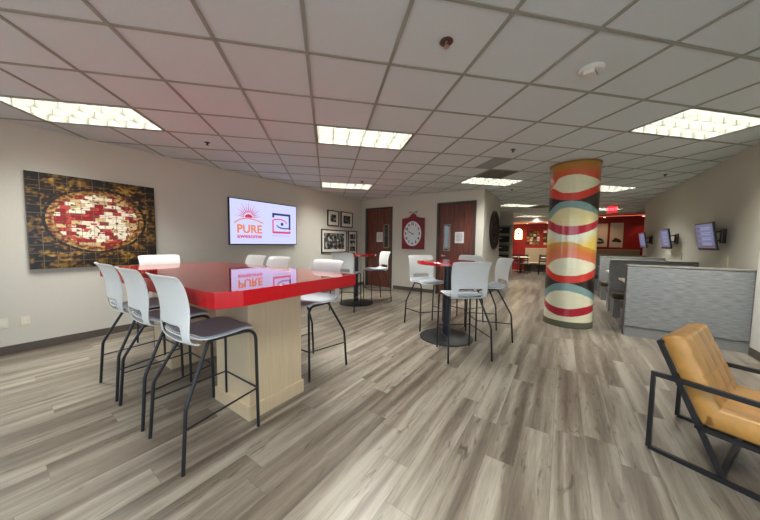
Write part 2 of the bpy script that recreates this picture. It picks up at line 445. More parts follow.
# ------------------------------------------------------------------ ceiling lights, vents, heads
def troffer(gc, gr, label):
    L_, W_ = 2*S-.026, S-.026
    x, y = G(gc+1, gr+.5)
    t = thing('ceiling_light', label, 'ceiling light', (x, y, HC), PI/4, 'recessed fluorescent ceiling lights')
    return t
t0 = None
def make_troffer():
    L_, W_ = 2*S-.026, S-.026; D = .085
    t = thing('ceiling_light', '', 'ceiling light', (0, 0, 0), PI/4, 'recessed fluorescent ceiling lights')
    mb = MB(); a, b = L_/2, W_/2; e = .014
    mb.box(-a, a, -b, -b+e, -.004, D+.02).box(-a, a, b-e, b, -.004, D+.02).box(-a, -a+e, -b+e, b-e, -.004, D+.02).box(a-e, a, -b+e, b-e, -.004, D+.02)
    mb.build('housing', M['reflector'], t)
    # dark strips stand in for the shadow gap round the fixture
    mb = MB(); g = .004
    mb.box(-a-g, a+g, -b-g, -b+.002, -.0075, -.0035).box(-a-g, a+g, b-.002, b+g, -.0075, -.0035).box(-a-g, -a+.002, -b, b, -.0075, -.0035).box(a-.002, a+g, -b, b, -.0075, -.0035)
    mb.build('shadow_gap_strip', M['frame'], t)
    MB().box(-a+e, a-e, -b+e, b-e, D, D+.015).build('lamp_panel', M['lamp'], t)
    al = bpy.data.lights.new('fluorescent_tubes', 'AREA'); al.shape = 'RECTANGLE'; al.size = 2*a-2*e-.02; al.size_y = 2*b-2*e-.02
    al.energy = LAMPW; al.color = (1.0, .99, .92); al.spread = math.radians(112)
    ao = bpy.data.objects.new('tube_light', al); COL.objects.link(ao); ao.parent = t; ao.location = (0, 0, D-.004)
    mb = MB(); th = .0035; zb = 0.0
    for k in range(1, 6):
        xx = -a+e+(2*a-2*e)*k/6; mb.prism([(xx-th*.6, zb), (xx+th*.6, zb), (xx+th*2.2, D*.8), (xx-th*2.2, D*.8)], -b+e, b-e, axis='y')
    for k in range(1, 3):
        yy = -b+e+(2*b-2*e)*k/3; mb.prism([(yy-th*.6, zb), (yy+th*.6, zb), (yy+th*2.2, D*.8), (yy-th*2.2, D*.8)], -a+e, a-e, axis='x')
    mb.build('louver', M['reflector'], t)
    return t
TL = {(0, 3): 'rectangular louvered ceiling light above the middle of the room, in front of the clock wall',
      (-5, 3): 'rectangular louvered ceiling light above the wall with the mosaic pizza picture',
      (6, 1): 'rectangular louvered ceiling light nearest the right wall with the screens',
      (0, 8): 'narrow-looking ceiling light close to the wall above the framed photographs',
      (5, 6): 'ceiling light beside the dark air grille, before the wall corner',
      (10, 6): 'ceiling light just right of the patterned column, over the booths',
      (10, 11): 'ceiling light past the wall corner, nearer one left of the column top',
      (15, 16): 'small far ceiling light in front of the red wall, left of the column',
      (16, 11): 'small far ceiling light beside the red exit sign',
      (0, -2): 'unseen ceiling light added behind the viewpoint for balanced lighting', (-5, -2): 'unseen ceiling light added near the rear windows on the left side',
      (6, -4): 'unseen ceiling light added near the rear windows on the right side'}
proto = None
for (a, b) in TROF:
    if proto is None: proto = t = make_troffer()
    else: t = copy_tree(proto)
    x, y = G(a+1, b+.5); t.location = (x, y, HC); t['label'] = TL[(a, b)]
VL = {(5, 5): 'dark square air return grille in the ceiling beside a light before the column',
      (12, 11): 'dark ceiling air grille past the wall corner touching the far light',
      }
for (a, b) in VENT:
    x, y = G(a+.5, b+.5); t = thing('air_grille', VL[(a, b)], 'vent', (x, y, HC), PI/4, 'dark ceiling air grilles')
    h = S/2-.014
    MB().box(-h+.02, h-.02, -h+.02, h-.02, -.006, -.003).build('duct_shade_plate', M['ventdark'], t)  # dark plate stands in for the shade inside the duct
    mb = MB().box(-h, h, -h, -h+.025, -.016, -.003).box(-h, h, h-.025, h, -.016, -.003).box(-h, -h+.025, -h+.025, h-.025, -.016, -.003).box(h-.025, h, -h+.025, h-.025, -.016, -.003)
    mb.build('grille_frame', M['ventslat'], t)
    mb = MB()
    for k in range(1, 10):
        yy = -h+.025+k*(2*h-.05)/10; mb.box(-h+.025, h-.025, yy-.005, yy+.005, -.015, -.006)
    mb.box(-.006, .006, -h+.025, h-.025, -.016, -.006)
    mb.build('slats', M['ventslat'], t)
x, y = G(4.73, 4.5)
t = thing('air_filter_panel', 'plain grey half-width panel in the ceiling next to the dark air grille', 'ceiling panel', (x, y, HC), PI/4)
MB().box(-.155, .155, -.29, .29, -.011, -.003).build('panel', M['ventgrey'], t, bevel=.002)
def sprinkler(gc, gr, label, big=False):
    x, y = G(gc, gr); t = thing('sprinkler_head', label, 'sprinkler', (x, y, HC), 0, 'ceiling sprinkler heads')
    r = .045 if big else .035
    MB().lathe([(r, -.0015), (r, -.006), (r*.72, -.008), (r*.62, -.004)], n=28).build('escutcheon', M['copper'] if big else M['frame'], t, smooth=True)
    mb = MB().lathe([(.010, -.004), (.010, -.024), (.004, -.028), (.004, -.034)], n=12)
    mb.lathe([(.020, -.034), (.020, -.038)], n=16)
    mb.tube([(.008, 0, -.02), (.014, 0, -.028), (.006, 0, -.035)], .002, 6).tube([(-.008, 0, -.02), (-.014, 0, -.028), (-.006, 0, -.035)], .002, 6)
    mb.build('nozzle', M['steel'] if big else M['blackbase'], t, smooth=True)
sprinkler(1.53, .5, 'largest brown-rimmed sprinkler head, nearest overhead in the ceiling', True)
sprinkler(4.54, 3.38, 'small dark sprinkler head nearest the grey ceiling filter panel')
sprinkler(7.6, 7.49, 'small dark sprinkler head beyond the ceiling light by the wall corner')
sprinkler(10.58, 4.3, 'small dark sprinkler head near the right wall above the booths')
sprinkler(-2.44, 4.51, 'small dark sprinkler head above the wall between mosaic picture and big screen')
sprinkler(1.49, 7.55, 'small dark sprinkler head beside the light over the framed photographs')
x, y = G(3.53, .56)
t = thing('ceiling_sensor', 'white round device with a clipped-on box fixed to the ceiling tile', 'ceiling device', (x, y, HC), math.radians(75))
MB().lathe([(.085, -.001), (.085, -.018), (.075, -.030), (.04, -.036)], n=40).build('base_disc', M['white'], t, smooth=True)
MB().box(-.075, .03, -.035, .035, -.062, -.030).build('sensor_box', M['white'], t, bevel=.008)
mb = MB()
for k in range(4): mb.box(-.06+k*.022, -.047+k*.022, -.037, -.035, -.055, -.038)
mb.build('vent_slots', M['ink'], t)

# ------------------------------------------------------------------ bar stool
def make_stool():
    t = thing('bar_stool', '', 'bar stool')
    prof = [(-.120, .724), (-.165, .730), (-.194, .748), (-.208, .786), (-.213, .848), (-.213, .90), (-.216, .96), (-.224, 1.02), (-.238, 1.08), (-.256, 1.13), (-.274, 1.158), (-.288, 1.168)]
    nr = len(prof)-1
    def bp(u, v):
        k = v*nr; i = min(int(k), nr-1); f = k-i
        y = prof[i][0]*(1-f)+prof[i+1][0]*f; z = prof[i][1]*(1-f)+prof[i+1][1]*f
        hw = .214+.020*min(1, v*1.25); s_ = 2*u-1
        # rounded corners at the top: the top rows get lower towards the sides
        z -= (.008*abs(s_)**5)*(max(0, v-.75)/.25)
        return (hw*s_, y+.045*abs(s_)**2.2*(0.35+.65*min(1, v*2)), z)
    def hole(u, v):
        k = v*nr; return 2.0 < k < 4.0 and abs(2*u-1) < .74
    MB().grid(bp, 12, nr, skip=hole).build('backrest', M['shell'], t, smooth=True, solid=.011, subsurf=2)
    def seat(u, v, dz=0, g=0):
        s_ = 2*u-1; y = -.185+v*(.450)
        hw = (.208+.012*math.sin(v*PI))+g
        z = .750+.016*v+.010*s_*s_-.006*math.sin(v*PI)
        if v > .8: z -= .022*((v-.8)/.2)**2
        if v < .22: z += .045*((.22-v)/.22)**2
        cut = .03*abs(s_)**4
        y2 = y - (cut if v > .5 else -cut)*abs(2*v-1)
        return (hw*s_, y2+g*(2*v-1), z+dz)
    MB().grid(lambda u, v: seat(u, v), 10, 10).build('seat', M['pad'], t, smooth=True, solid=.010, subsurf=1)
    MB().grid(lambda u, v: seat(u, v, -.011, .006), 10, 10).build('seat_shell', M['shell'], t, smooth=True, solid=.013, subsurf=1)
    r = .0115
    for s in (-1, 1):
        x = .226*s; xb = .268*s; xt = .18*s
        p = fillet([(x, .250, .0), (x-.01*s, .246, .738), (xt, -.03, .732)], .085, 7)[:-1]+fillet([(xt, .05, .733), (xt, -.055, .728), (xb-.01*s, -.222, .392), (xb, -.250, .0)], .028, 4)[1:]
        MB().tube(p, r, 8).build('leg_frame', M['black'], t, smooth=True, sharp=60)
        MB().tube([(x, .249, .295), (xb, -.232, .265)], .0065, 8).build('side_rung', M['black'], t, smooth=True)
    MB().tube([(-.226, .249, .295), (.226, .249, .295)], .0075, 8).build('footrest', M['black'], t, smooth=True)
    mb = MB().box(-.17, .17, .10, .13, .728, .742).box(-.17, .17, -.08, -.05, .728, .742)
    mb.build('seat_bracket', M['black'], t)
    return t
def ang(dx, dy): return math.atan2(dy, dx)-PI/2
GR = 'long red bar table stools'; GP = 'stools round the small pedestal tables'
stools = [
 (-2.05, .865, 0, 'nearest white-backed bar stool on the near side of the long red table', GR),
 (-2.72, .86, 0, 'middle white-backed bar stool of three on the near side of the long red table', GR),
 (-3.36, .86, 0, 'white-backed bar stool farthest left of three on the near side of the red table', GR),
 (-4.42, 1.42, -PI/2, 'bar stool at the far end of the long red table, against the mosaic picture', GR),
 (-3.79, 2.10, PI, 'leftmost bar stool on the far side of the red table, below the big screen', GR),
 (-3.22, 2.08, PI, 'second bar stool from left on the far side of the red table', GR),
 (-2.235, 2.02, PI, 'bar stool at the right end of the red table far side, legs in view', GR),
 (-1.00, 3.33, ang(-.66, .75), 'bar stool at the nearer pedestal table with its back to the viewpoint', GP),
 (-.885, 4.21, ang(-.83, -.55), 'bar stool on the right of the nearer pedestal table, beside the open aisle', GP),
 (-1.855, 4.14, ang(.79, -.61), 'bar stool on the left of the nearer pedestal table, below the red wall clock', GP),
 (-1.44, 4.76, ang(-.28, -.96)+.0, 'bar stool behind the nearer pedestal table, in front of the right wood door', GP),
 (-3.66, 5.32, ang(-.47, -.88), 'pale bar stool right of the farther pedestal table, in front of the left wood door', GP),
 (-3.68, 4.245, ang(-.30, .95), 'bar stool at the farther pedestal table with its back in front of the framed photographs', GP)]
st0 = None
for i, (x, y, rz, lab, g) in enumerate(stools):
    if st0 is None: st0 = t = make_stool()
    else: t = copy_tree(st0)
    t.location = (x, y, 0); t.rotation_euler = (0, 0, rz); t['label'] = lab; t['group'] = g

# ------------------------------------------------------------------ long red table
TX0, TX1, TY0, TY1, TZ = -4.22, -1.612, .746, 2.0, 1.07
t = thing('bar_table', 'long glossy red bar-height table with thick edge on pale wood pedestals', 'table', ((TX0+TX1)/2, (TY0+TY1)/2, 0))
hx, hy = (TX1-TX0)/2, (TY1-TY0)/2; ch, cw = .06, .13
poly = [(-hx+.02, -hy), (hx-.12, -hy), (hx-.055, -hy+.012), (hx, -hy+.155), (hx, hy-.012), (hx-.012, hy), (-hx+.02, hy), (-hx, hy-.02), (-hx, -hy+.02)]
mb = MB().prism(poly, TZ-.10, TZ)
o = mb.build('tabletop', [M['redtop'], M['rededge']], t, bevel=.003)
for p in o.data.polygons:
    p.material_index = 0 if p.normal.z > .5 else 1
for px in (-2.185, -3.66):
    cx = px-(TX0+TX1)/2; cy = 1.37-(TY0+TY1)/2
    pd = MB().box(cx-.25, cx+.25, cy-.255, cy+.24, .11, TZ-.10).build('pedestal', M['maple'], t, bevel=.003)
    MB().box(cx-.265, cx+.265, cy-.27, cy+.255, .0, .115).build('plinth', M['maple'], pd, bevel=.003)

# ------------------------------------------------------------------ pedestal tables
def ped(x, y, R, rb, rc, label):
    t = thing('pedestal_table', label, 'table', (x, y, 0), 0, 'round red pedestal tables')
    MB().lathe([(R-.004, 1.078), (R, 1.082), (R, 1.116), (R-.004, 1.12)], n=64).build('tabletop', M['redtop'], t, smooth=True)
    MB().lathe([(rc, .02), (rc, 1.062), (.16, 1.063), (.16, 1.078)], n=32).build('column', M['navy'], t, smooth=True)
    MB().lathe([(rb, 0), (rb, .012), (rb-.02, .020), (.12, .026), (.07, .04)], n=56).build('base', M['blackbase'], t, smooth=True)
ped(-1.37, 3.80, .445, .38, .055, 'round red bar-height pedestal table nearer the patterned column, four stools round it')
ped(-3.87, 4.80, .45, .385, .042, 'round red bar-height pedestal table by the left wood door and framed photographs')

# ------------------------------------------------------------------ patterned column
CX, CY, CR = .11, 5.75, .352
curves = {
 'topred': [(-70,2.62),(-9.5,2.64),(27,2.64),(85,2.63)],
 'l1t': [(-75,2.31),(-55.6,2.365),(-36.5,2.475),(2.7,2.501),(38,2.45),(80,2.396),(90,2.39)],
 'l1b': [(-75,2.31),(-56.8,2.33),(-25.5,2.23),(4.8,2.213),(31,2.261),(81.5,2.384),(90,2.388)],
 'r1b': [(-75,2.19),(-61,2.171),(-24.6,2.108),(9.3,2.094),(36.4,2.153),(85.4,2.29)],
 't2t': [(-75,1.93),(-59.9,1.978),(-33,2.072),(-1.5,2.085),(28.8,2.044),(85.3,1.87)],
 'l2t': [(-75,1.79),(-61.9,1.825),(-32.1,1.957),(-4.4,1.978),(29.9,1.921),(85.3,1.833)],
 'l2b': [(-75,1.79),(-64.4,1.79),(-30,1.698),(-2.2,1.677),(27.7,1.697),(85.4,1.815)],
 'r2b': [(-75,1.65),(-63.8,1.636),(-24.4,1.545),(6.1,1.537),(37.3,1.593),(85.3,1.715)],
 'y3t': [(-75,1.36),(-66,1.375),(-31.2,1.415),(3.7,1.416),(29.7,1.35),(85.3,1.257)],
 'l3t': [(-75,.99),(-65.4,1.002),(-39.4,1.114),(-2.6,1.165),(27,1.134),(85.3,1.03)],
 'l3b': [(-75,.985),(-65.1,.985),(-37.4,.885),(-8.8,.865),(24.5,.89),(85.3,1.024)],
 'r3b': [(-75,.88),(-69.5,.863),(-30.9,.759),(.3,.749),(34.8,.792),(85.4,.905)],
 't4t': [(-75,.59),(-67,.607),(-35.9,.715),(-8,.744),(21.6,.711),(85.3,.534)],
 'l4t': [(-75,.43),(-68.1,.45),(-40.4,.578),(-7,.617),(22.6,.586),(85.4,.436)],
 'l4b': [(-75,.42),(-71.5,.394),(-32.6,.328),(-.7,.317),(33.9,.357),(85.4,.413)],
 'r4b': [(-75,.30),(-72.4,.288),(-31.5,.196),(.2,.189),(30.2,.223),(85.4,.305)]}
def smooth_curve(pts, th):
    # cubic Hermite (Catmull-Rom) interpolation over angle
    n = len(pts)
    if th <= pts[0][0]: return pts[0][1]
    if th >= pts[-1][0]: return pts[-1][1]
    for i in range(n-1):
        if th <= pts[i+1][0]:
            x0, y0 = pts[i]; x1, y1 = pts[i+1]; h = x1-x0
            m0 = (y1-pts[i-1][1])/(x1-pts[i-1][0]) if i > 0 else (y1-y0)/h
            m1 = (pts[i+2][1]-y0)/(pts[i+2][0]-x0) if i < n-2 else (y1-y0)/h
            t_ = (th-x0)/h
            return ((2*t_**3-3*t_**2+1)*y0+(t_**3-2*t_**2+t_)*h*m0+(-2*t_**3+3*t_**2)*y1+(t_**3-t_**2)*h*m1)
K = {k: srgb(*v) for k, v in dict(olive=(168, 120, 38), redo=(206, 84, 48), cream=(226, 222, 190), red=(212, 52, 38), blk=(38, 28, 26), teal=(128, 160, 158),
     pyel=(228, 216, 160), crim=(178, 24, 50), pale=(222, 226, 206), ochre=(196, 146, 32), yel=(226, 196, 90), orange=(212, 112, 50), salmon=(222, 120, 92), cream2=(230, 226, 196)).items()}
def lerp(a, b, t): t = max(0, min(1, t)); return tuple(a[i]*(1-t)+b[i]*t for i in range(3))
def col_color(th, z):
    C = lambda k: C_[k]
    C_ = cache.setdefault(th, None) or {k: smooth_curve(p, th) for k, p in curves.items()}
    cache[th] = C_
    st = 1+.05*mnoise.noise(Vector((math.sin(math.radians(th))*1.5, math.cos(math.radians(th)), z*30)))
    if z > C_['l1t']:
        f = (2.72-z)/.26
        c = lerp(K['olive'], K['redo'], f*1.5-.2)
        if z > C_['topred']: c = K['olive']
    elif z > C_['l1b']: c = K['cream']
    elif z > C_['r1b']: c = K['red']
    elif z > C_['t2t']: c = K['blk']
    elif z > C_['l2t']: c = K['teal']
    elif z > C_['l2b']: c = K['pyel']
    elif z > C_['r2b']: c = K['crim']
    elif z > C_['y3t']:
        c = lerp(K['pale'], K['yel'], (C_['r2b']-z-.06)/.2+max(0, th-20)/90)
    elif z > C_['l3t']:
        f = (C_['y3t']-z)/max(.05, C_['y3t']-C_['l3t'])
        c = lerp(K['ochre'], K['orange'], f*2.2) if f < .5 else lerp(K['orange'], K['salmon'], (f-.5)*2)
    elif z > C_['l3b']: c = K['cream2']
    elif z > C_['r3b']: c = K['red']
    elif z > C_['t4t']: c = K['blk']
    elif z > C_['l4t']: c = K['teal']
    elif z > C_['l4b']: c = K['cream2']
    elif z > C_['r4b']: c = K['crim']
    else: c = K['cream2']
    return tuple(v*st for v in c)
cache = {}
t = thing('column', 'thick round column wrapped in red, cream, teal and black wavy bands', 'column', (CX, CY, 0))
NT, NZ = 144, 520
z0, z1 = .10, HC-.035
vs = []; cols = []
for j in range(NZ+1):
    z = z0+(z1-z0)*j/NZ
    for i in range(NT):
        th = -180+360*i/NT
        a = math.radians(th)
        vs.append((CR*math.sin(a), -CR*math.cos(a), z))
        thf = th if abs(th) <= 90 else (180-th if th > 0 else -180-th)
        cols.append(col_color(round(thf, 3), z))
fs = [(j*NT+i, j*NT+(i+1) % NT, (j+1)*NT+(i+1) % NT, (j+1)*NT+i) for j in range(NZ) for i in range(NT)]
mb = MB(); mb.add(vs, fs)
o = mb.build('patterned_wrap', attrmat('column_wrap', 0.3, coat=0.6), t, smooth=True)
ca = o.data.color_attributes.new('pattern', 'FLOAT_COLOR', 'POINT')
flat = []
for c_ in cols: flat += [c_[0], c_[1], c_[2], 1.0]
ca.data.foreach_set('color', flat)
MB().lathe([(CR+.008, 0), (CR+.008, .10), (CR, .105)], n=64).build('column_base', basic('column_base_vinyl', srgb(92, 92, 76), .5), t, smooth=True)
MB().lathe([(CR, HC-.038), (CR+.010, HC-.034), (CR+.016, HC-.009)], n=64).build('column_cap', basic('column_cap_ochre', srgb(140, 100, 44), .5), t, smooth=True)

# ------------------------------------------------------------------ mosaic picture
t = thing('wall_picture', 'large dark mosaic picture of a round pizza in red and cream tiles', 'picture', (XL, .98, 1.37+.225))
PWd, PHt = 1.25, 1.195
rnd = random.Random(3)
NXT, NYT = 11, 12
NU, NV = 264, 252
def hs(a, b, c_):
    x = math.sin(a*127.1+b*311.7+c_*74.7)*43758.5453; return x-math.floor(x)
def pic_color(u, v):
    # u,v in 0..1 ; u along +Y (viewer: left to right), v up
    i, j = u*NXT, v*NYT
    fi, fj = i % 1, j % 1
    if (min(fi, 1-fi) < .022 or min(fj, 1-fj) < .022): 
        if mnoise.noise(Vector((i*.6, j*.6, 3))) > -.2: return srgb(118, 100, 74)
    # inner small bricks, shifted each row
    row = int(v*25); sh = .5*(row % 2)
    brick = int(u*14+sh); r_ = hs(brick, row, 1)
    r2 = hs(brick, row, 5)
    n = mnoise.noise(Vector((u*9, v*14, 2.2))); n2 = mnoise.noise(Vector((u*32, v*40, 5.1)))
    n3 = mnoise.noise(Vector((u*4, v*4, 7.7)))
    ex = (u-.50)/.375; ey = (v-.53)/.35; d = math.sqrt(ex*ex+ey*ey)+.05*n3
    if d < .86:
        q = r_*.55+.45*(n2*.9+.5)+(.18 if d > .62 else -.06)
        q = r_+.16*n2+(.10 if d > .66 else -.04)
        if q < .60: c = srgb(236, 228, 206) if r2 > (.22 if d < .6 else .5) else srgb(204, 180, 128)
        elif q < .76: c = srgb(192, 66, 56)
        else: c = srgb(140, 18, 28)
        if n2 < -.36: c = srgb(84, 50, 24)
    elif d < 1.0:
        c = srgb(150, 116, 52) if n2 > -.05 else srgb(112, 30, 24)
        if n2 > .3: c = srgb(190, 160, 96)
    elif d < 1.07:
        c = srgb(24, 18, 12) if n > -.2 else srgb(60, 38, 18)
    else:
        q = n*.8+n2*.7
        c = srgb(28, 22, 16)
        if q > -.05: c = srgb(66, 42, 18)
        if q > .15: c = srgb(128, 92, 34)
        if q > .45: c = srgb(176, 140, 60)
        if u < .09 or u > .93 or v < .08 or v > .96: c = tuple(x*.45 for x in c)
    fb = (u*14+sh) % 1; fr = (v*25) % 1
    if (fb < .06 or fr < .09): c = tuple(x*.5 for x in c)
    return c
mb = MB(); mb.grid(lambda u, v: (.041, (u-.5)*PWd, (v-.5)*PHt), NU, NV)
cols = []
for j in range(NV+1):
    for i in range(NU+1):
        c_ = pic_color(i/NU, j/NV); cols += [c_[0], c_[1], c_[2], 1.0]
o = mb.build('mosaic_face', attrmat('mosaic_face', 0.3), t)
ca = o.data.color_attributes.new('pattern', 'FLOAT_COLOR', 'POINT'); ca.data.foreach_set('color', cols)
MB().box(.004, .040, -PWd/2, PWd/2, -PHt/2, PHt/2).build('panel_body', M['gframe'], t)

# ------------------------------------------------------------------ big screen on the left wall
t = thing('television', 'large wall-mounted screen showing a sunrise logo and an eye logo', 'screen', (XL, 3.55, 1.37+.393))
TW, TH = 1.605, .925
MB().box(.012, .052, -TW/2, TW/2, -TH/2, TH/2).build('casing', M['tvblack'], t, bevel=.004)
MB().box(.001, .012, -.3, .3, -.2, .2).build('wall_bracket', M['black'], t)
sc = MB().box(.052, .0535, -TW/2+.018, TW/2-.018, -TH/2+.022, TH/2-.018).build('display', M['screen'], t)
X = .0545
RT = (PI/2, 0, PI/2)
def flat(polys, name, mat, par, x=X, th=.001):
    mb = MB()
    for p in polys:
        n = len(p)
        if n == 4 or True:
            mb.prism(p, x, x+th, axis='x')
    return mb.build(name, mat, par)
# left logo: centred at y=-.36
cy0 = -.395
text_mesh('logo_word_pure', 'PURE', .235, M['s_orange'], sc, (X, cy0+.01, -.145), RT, bold=.006, sx=1.0)
text_mesh('logo_word_awesome', 'awesome', .125, M['s_pink'], sc, (X, cy0+.01, -.283), RT, bold=.003, sx=1.12)
rays = []
for k in range(13):
    a = math.radians(8+k*13.7); r0, r1 = (.105, .34 if k % 2 == 0 else .29)
    cx_, cz_ = cy0-.01, .095
    r1 = r1*(.85+.15*math.sin(a))
    da = .075
    rays.append([(cx_+r0*math.cos(a-da*1.2), cz_+r0*math.sin(a-da*1.2)), (cx_+r1*math.cos(a), cz_+r1*math.sin(a)), (cx_+r0*math.cos(a+da*1.2), cz_+r0*math.sin(a+da*1.2))])
flat(rays, 'sun_rays', M['s_red'], sc)
sun = [(cy0-.01+.085*math.cos(math.radians(a)), .095+.07*math.sin(math.radians(a))) for a in range(0, 181, 12)]
flat([sun], 'sun_disc', M['s_red'], sc, x=X)
def band(pts, w, x=X):
    out = []
    for i in range(len(pts)-1):
        (a, b), (c, d) = pts[i], pts[i+1]; L_ = math.hypot(c-a, d-b) or 1; nx, ny = -(d-b)/L_*w/2, (c-a)/L_*w/2
        out.append([(a+nx, b+ny), (c+nx, d+ny), (c-nx, d-ny), (a-nx, b-ny)])
    return out
hill = [(cy0-.31+.62*k/16, .0+.095*math.sin(PI*(k/16)**.8)-.03*(1-k/16)) for k in range(17)]
flat(band(hill, .022), 'hill_arc', M['s_orange'], sc, x=X+.0012)
# right logo
ec, ez = .38, .02; hw_, hh = .24, .225; bt = .046
flat([[(ec-hw_, ez+hh-.10), (ec-hw_+bt, ez+hh-.10), (ec-hw_+bt, ez+hh), (ec-hw_, ez+hh)],
      [(ec-hw_+bt, ez+hh-bt), (ec+hw_, ez+hh-bt), (ec+hw_, ez+hh), (ec-hw_+bt, ez+hh)],
      [(ec+hw_-bt, ez-.135), (ec+hw_, ez-.135), (ec+hw_, ez+hh-bt), (ec+hw_-bt, ez+hh-bt)]], 'eye_logo_upper_bracket', M['s_navy'], sc)
flat([[(ec-hw_, ez-hh), (ec+hw_, ez-hh), (ec+hw_, ez-hh+bt), (ec-hw_, ez-hh+bt)],
      [(ec-hw_, ez-hh+bt), (ec-hw_+bt*.7, ez-hh+bt), (ec-hw_+bt*.7, ez+.07), (ec-hw_, ez+.07)],
      [(ec+hw_-bt, ez-hh+bt), (ec+hw_, ez-hh+bt), (ec+hw_, ez-.165), (ec+hw_-bt, ez-.165)]], 'eye_logo_lower_bracket', M['s_pink'], sc)
flat(band([(ec-hw_+.02, ez+.075), (ec-.10, ez+.095), (ec, ez+.09), (ec+.08, ez+.06), (ec+.14, ez+.01)], .024), 'eye_brow', M['s_pink'], sc, x=X+.0012)
flat(band([(ec-.13, ez-.04), (ec-.08, ez-.085), (ec, ez-.105), (ec+.10, ez-.11), (ec+hw_-.02, ez-.10)], .026), 'eye_lid', M['s_navy'], sc, x=X+.0012)
flat([[(ec+.01+.036*math.cos(a*PI/12), ez-.01+.036*math.sin(a*PI/12)) for a in range(24)]], 'eye_pupil', M['s_navy'], sc)
flat([[(ec-hw_+k*.058, ez-.285), (ec-hw_+k*.058+.044, ez-.285), (ec-hw_+k*.058+.044, ez-.270), (ec-hw_+k*.058, ez-.270)] for k in range(8)], 'caption_line', M['s_grey'], sc)

# ------------------------------------------------------------------ framed photographs
def picture(y0, y1, z0, z1, m, seed, label):
    t = thing('picture_frame', label, 'picture frame', (XL, (y0+y1)/2, (z0+z1)/2), 0, 'framed photographs by the left door')
    a, b = (y1-y0)/2, (z1-z0)/2; f = .028
    mb = MB().box(0, .03, -a, a, -b, -b+f).box(0, .03, -a, a, b-f, b).box(0, .03, -a, -a+f, -b+f, b-f).box(0, .03, a-f, a, -b+f, b-f)
    mb.build('frame', M['gframe'], t, bevel=.003)
    MB().box(.002, .014, -a+f, a-f, -b+f, b-f).build('mat_board', M['mat'], t)
    ph = MB()
    if m == 'strip':
        for k in range(3):
            zc = b-f-.06-(2*b-2*f-.12)*(k+.5)/3; hh = (2*b-2*f-.12)/6-.012
            ph.box(.014, .016, -a+f+.05, a-f-.05, zc-hh, zc+hh)
    else: ph.box(.014, .016, -a+f+m, a-f-m, -b+f+m, b-f-m)
    ph.build('photograph', photo_mat('photograph_%d' % seed, seed), t)
picture(5.43, 5.89, 1.83, 2.27, .085, 1, 'black framed portrait with wide white mat, upper left of the four photographs')
picture(5.97, 6.50, 1.82, 2.28, .085, 2, 'black framed photograph with wide white mat, upper right of the four')
picture(5.20, 6.22, 1.08, 1.73, .07, 3, 'largest black framed group photograph, lower left of the four')
picture(6.29, 6.72, 1.0, 1.73, 'strip', 4, 'narrow tall black frame with stacked photographs, lower right of the four')

# ------------------------------------------------------------------ red wall clock
t = thing('wall_clock', 'dark red square wall clock with white round face between the two doors', 'clock', (-3.57, YB, 1.37+.275))
cw2, chh = .355, .44
o = MB().box(-cw2, cw2, -.045, 0, -chh, chh).build('case', M['clockred'], t, bevel=.012)
pts = [(-.30, chh), (-.18, chh+.02), (-.10, chh+.05), (-.07, chh+.10), (0, chh+.13), (.07, chh+.10), (.10, chh+.05), (.18, chh+.02), (.30, chh)]
MB().prism(pts, -.040, -.004, axis='y').build('crest', M['clockred'], t, bevel=.004)
mb = MB()
for s in (-1, 1):
    mb.tube([(s*.01, -.022, chh+.13), (s*.05, -.022, chh+.17), (s*.11, -.022, chh+.185), (s*.13, -.022, chh+.165), (s*.10, -.022, chh+.155)], .008, 8)
mb.build('scroll_finial', M['iron'], t, smooth=True)
MB().lathe([(.315, -.046), (.315, -.058), (.30, -.062)], n=64, axis='y').build('dial', M['clockface'], t, smooth=True).scale = (.88, 1, 1.12)
mb = MB(); ring = [(.28*math.cos(2*PI*k/64), -.050, .356*math.sin(2*PI*k/64)) for k in range(64)]
mb.tube(ring, .010, 8, closed=True).build('bezel', M['clockred'], t, smooth=True)
dl = t
for h in range(1, 13):
    a = PI/2-h*PI/6
    text_mesh('numeral', str(h), .095, M['inkblack'], dl, (.215*math.cos(a), -.0635, .275*math.sin(a)), (PI/2, 0, 0), bold=.004)
def hand(a, L_, w_, name, y):
    d = (math.cos(a), math.sin(a)); n = (-d[1], d[0])
    p = [(-d[0]*.05-n[0]*w_, -d[1]*.05-n[1]*w_), (d[0]*L_-n[0]*w_*.4, d[1]*L_-n[1]*w_*.4), (d[0]*L_+n[0]*w_*.4, d[1]*L_+n[1]*w_*.4), (-d[0]*.05+n[0]*w_, -d[1]*.05+n[1]*w_)]
    MB().prism(p, y-.002, y, axis='y').build(name, M['inkblack'], t)
hand(PI/2-2*PI*(50/60), .21, .008, 'minute_hand', -.067)
hand(PI/2-2*PI*(9.84/12), .13, .012, 'hour_hand', -.0645)
MB().lathe([(.016, -.0625), (.016, -.070)], n=16, axis='y').build('hand_cap', M['inkblack'], t)

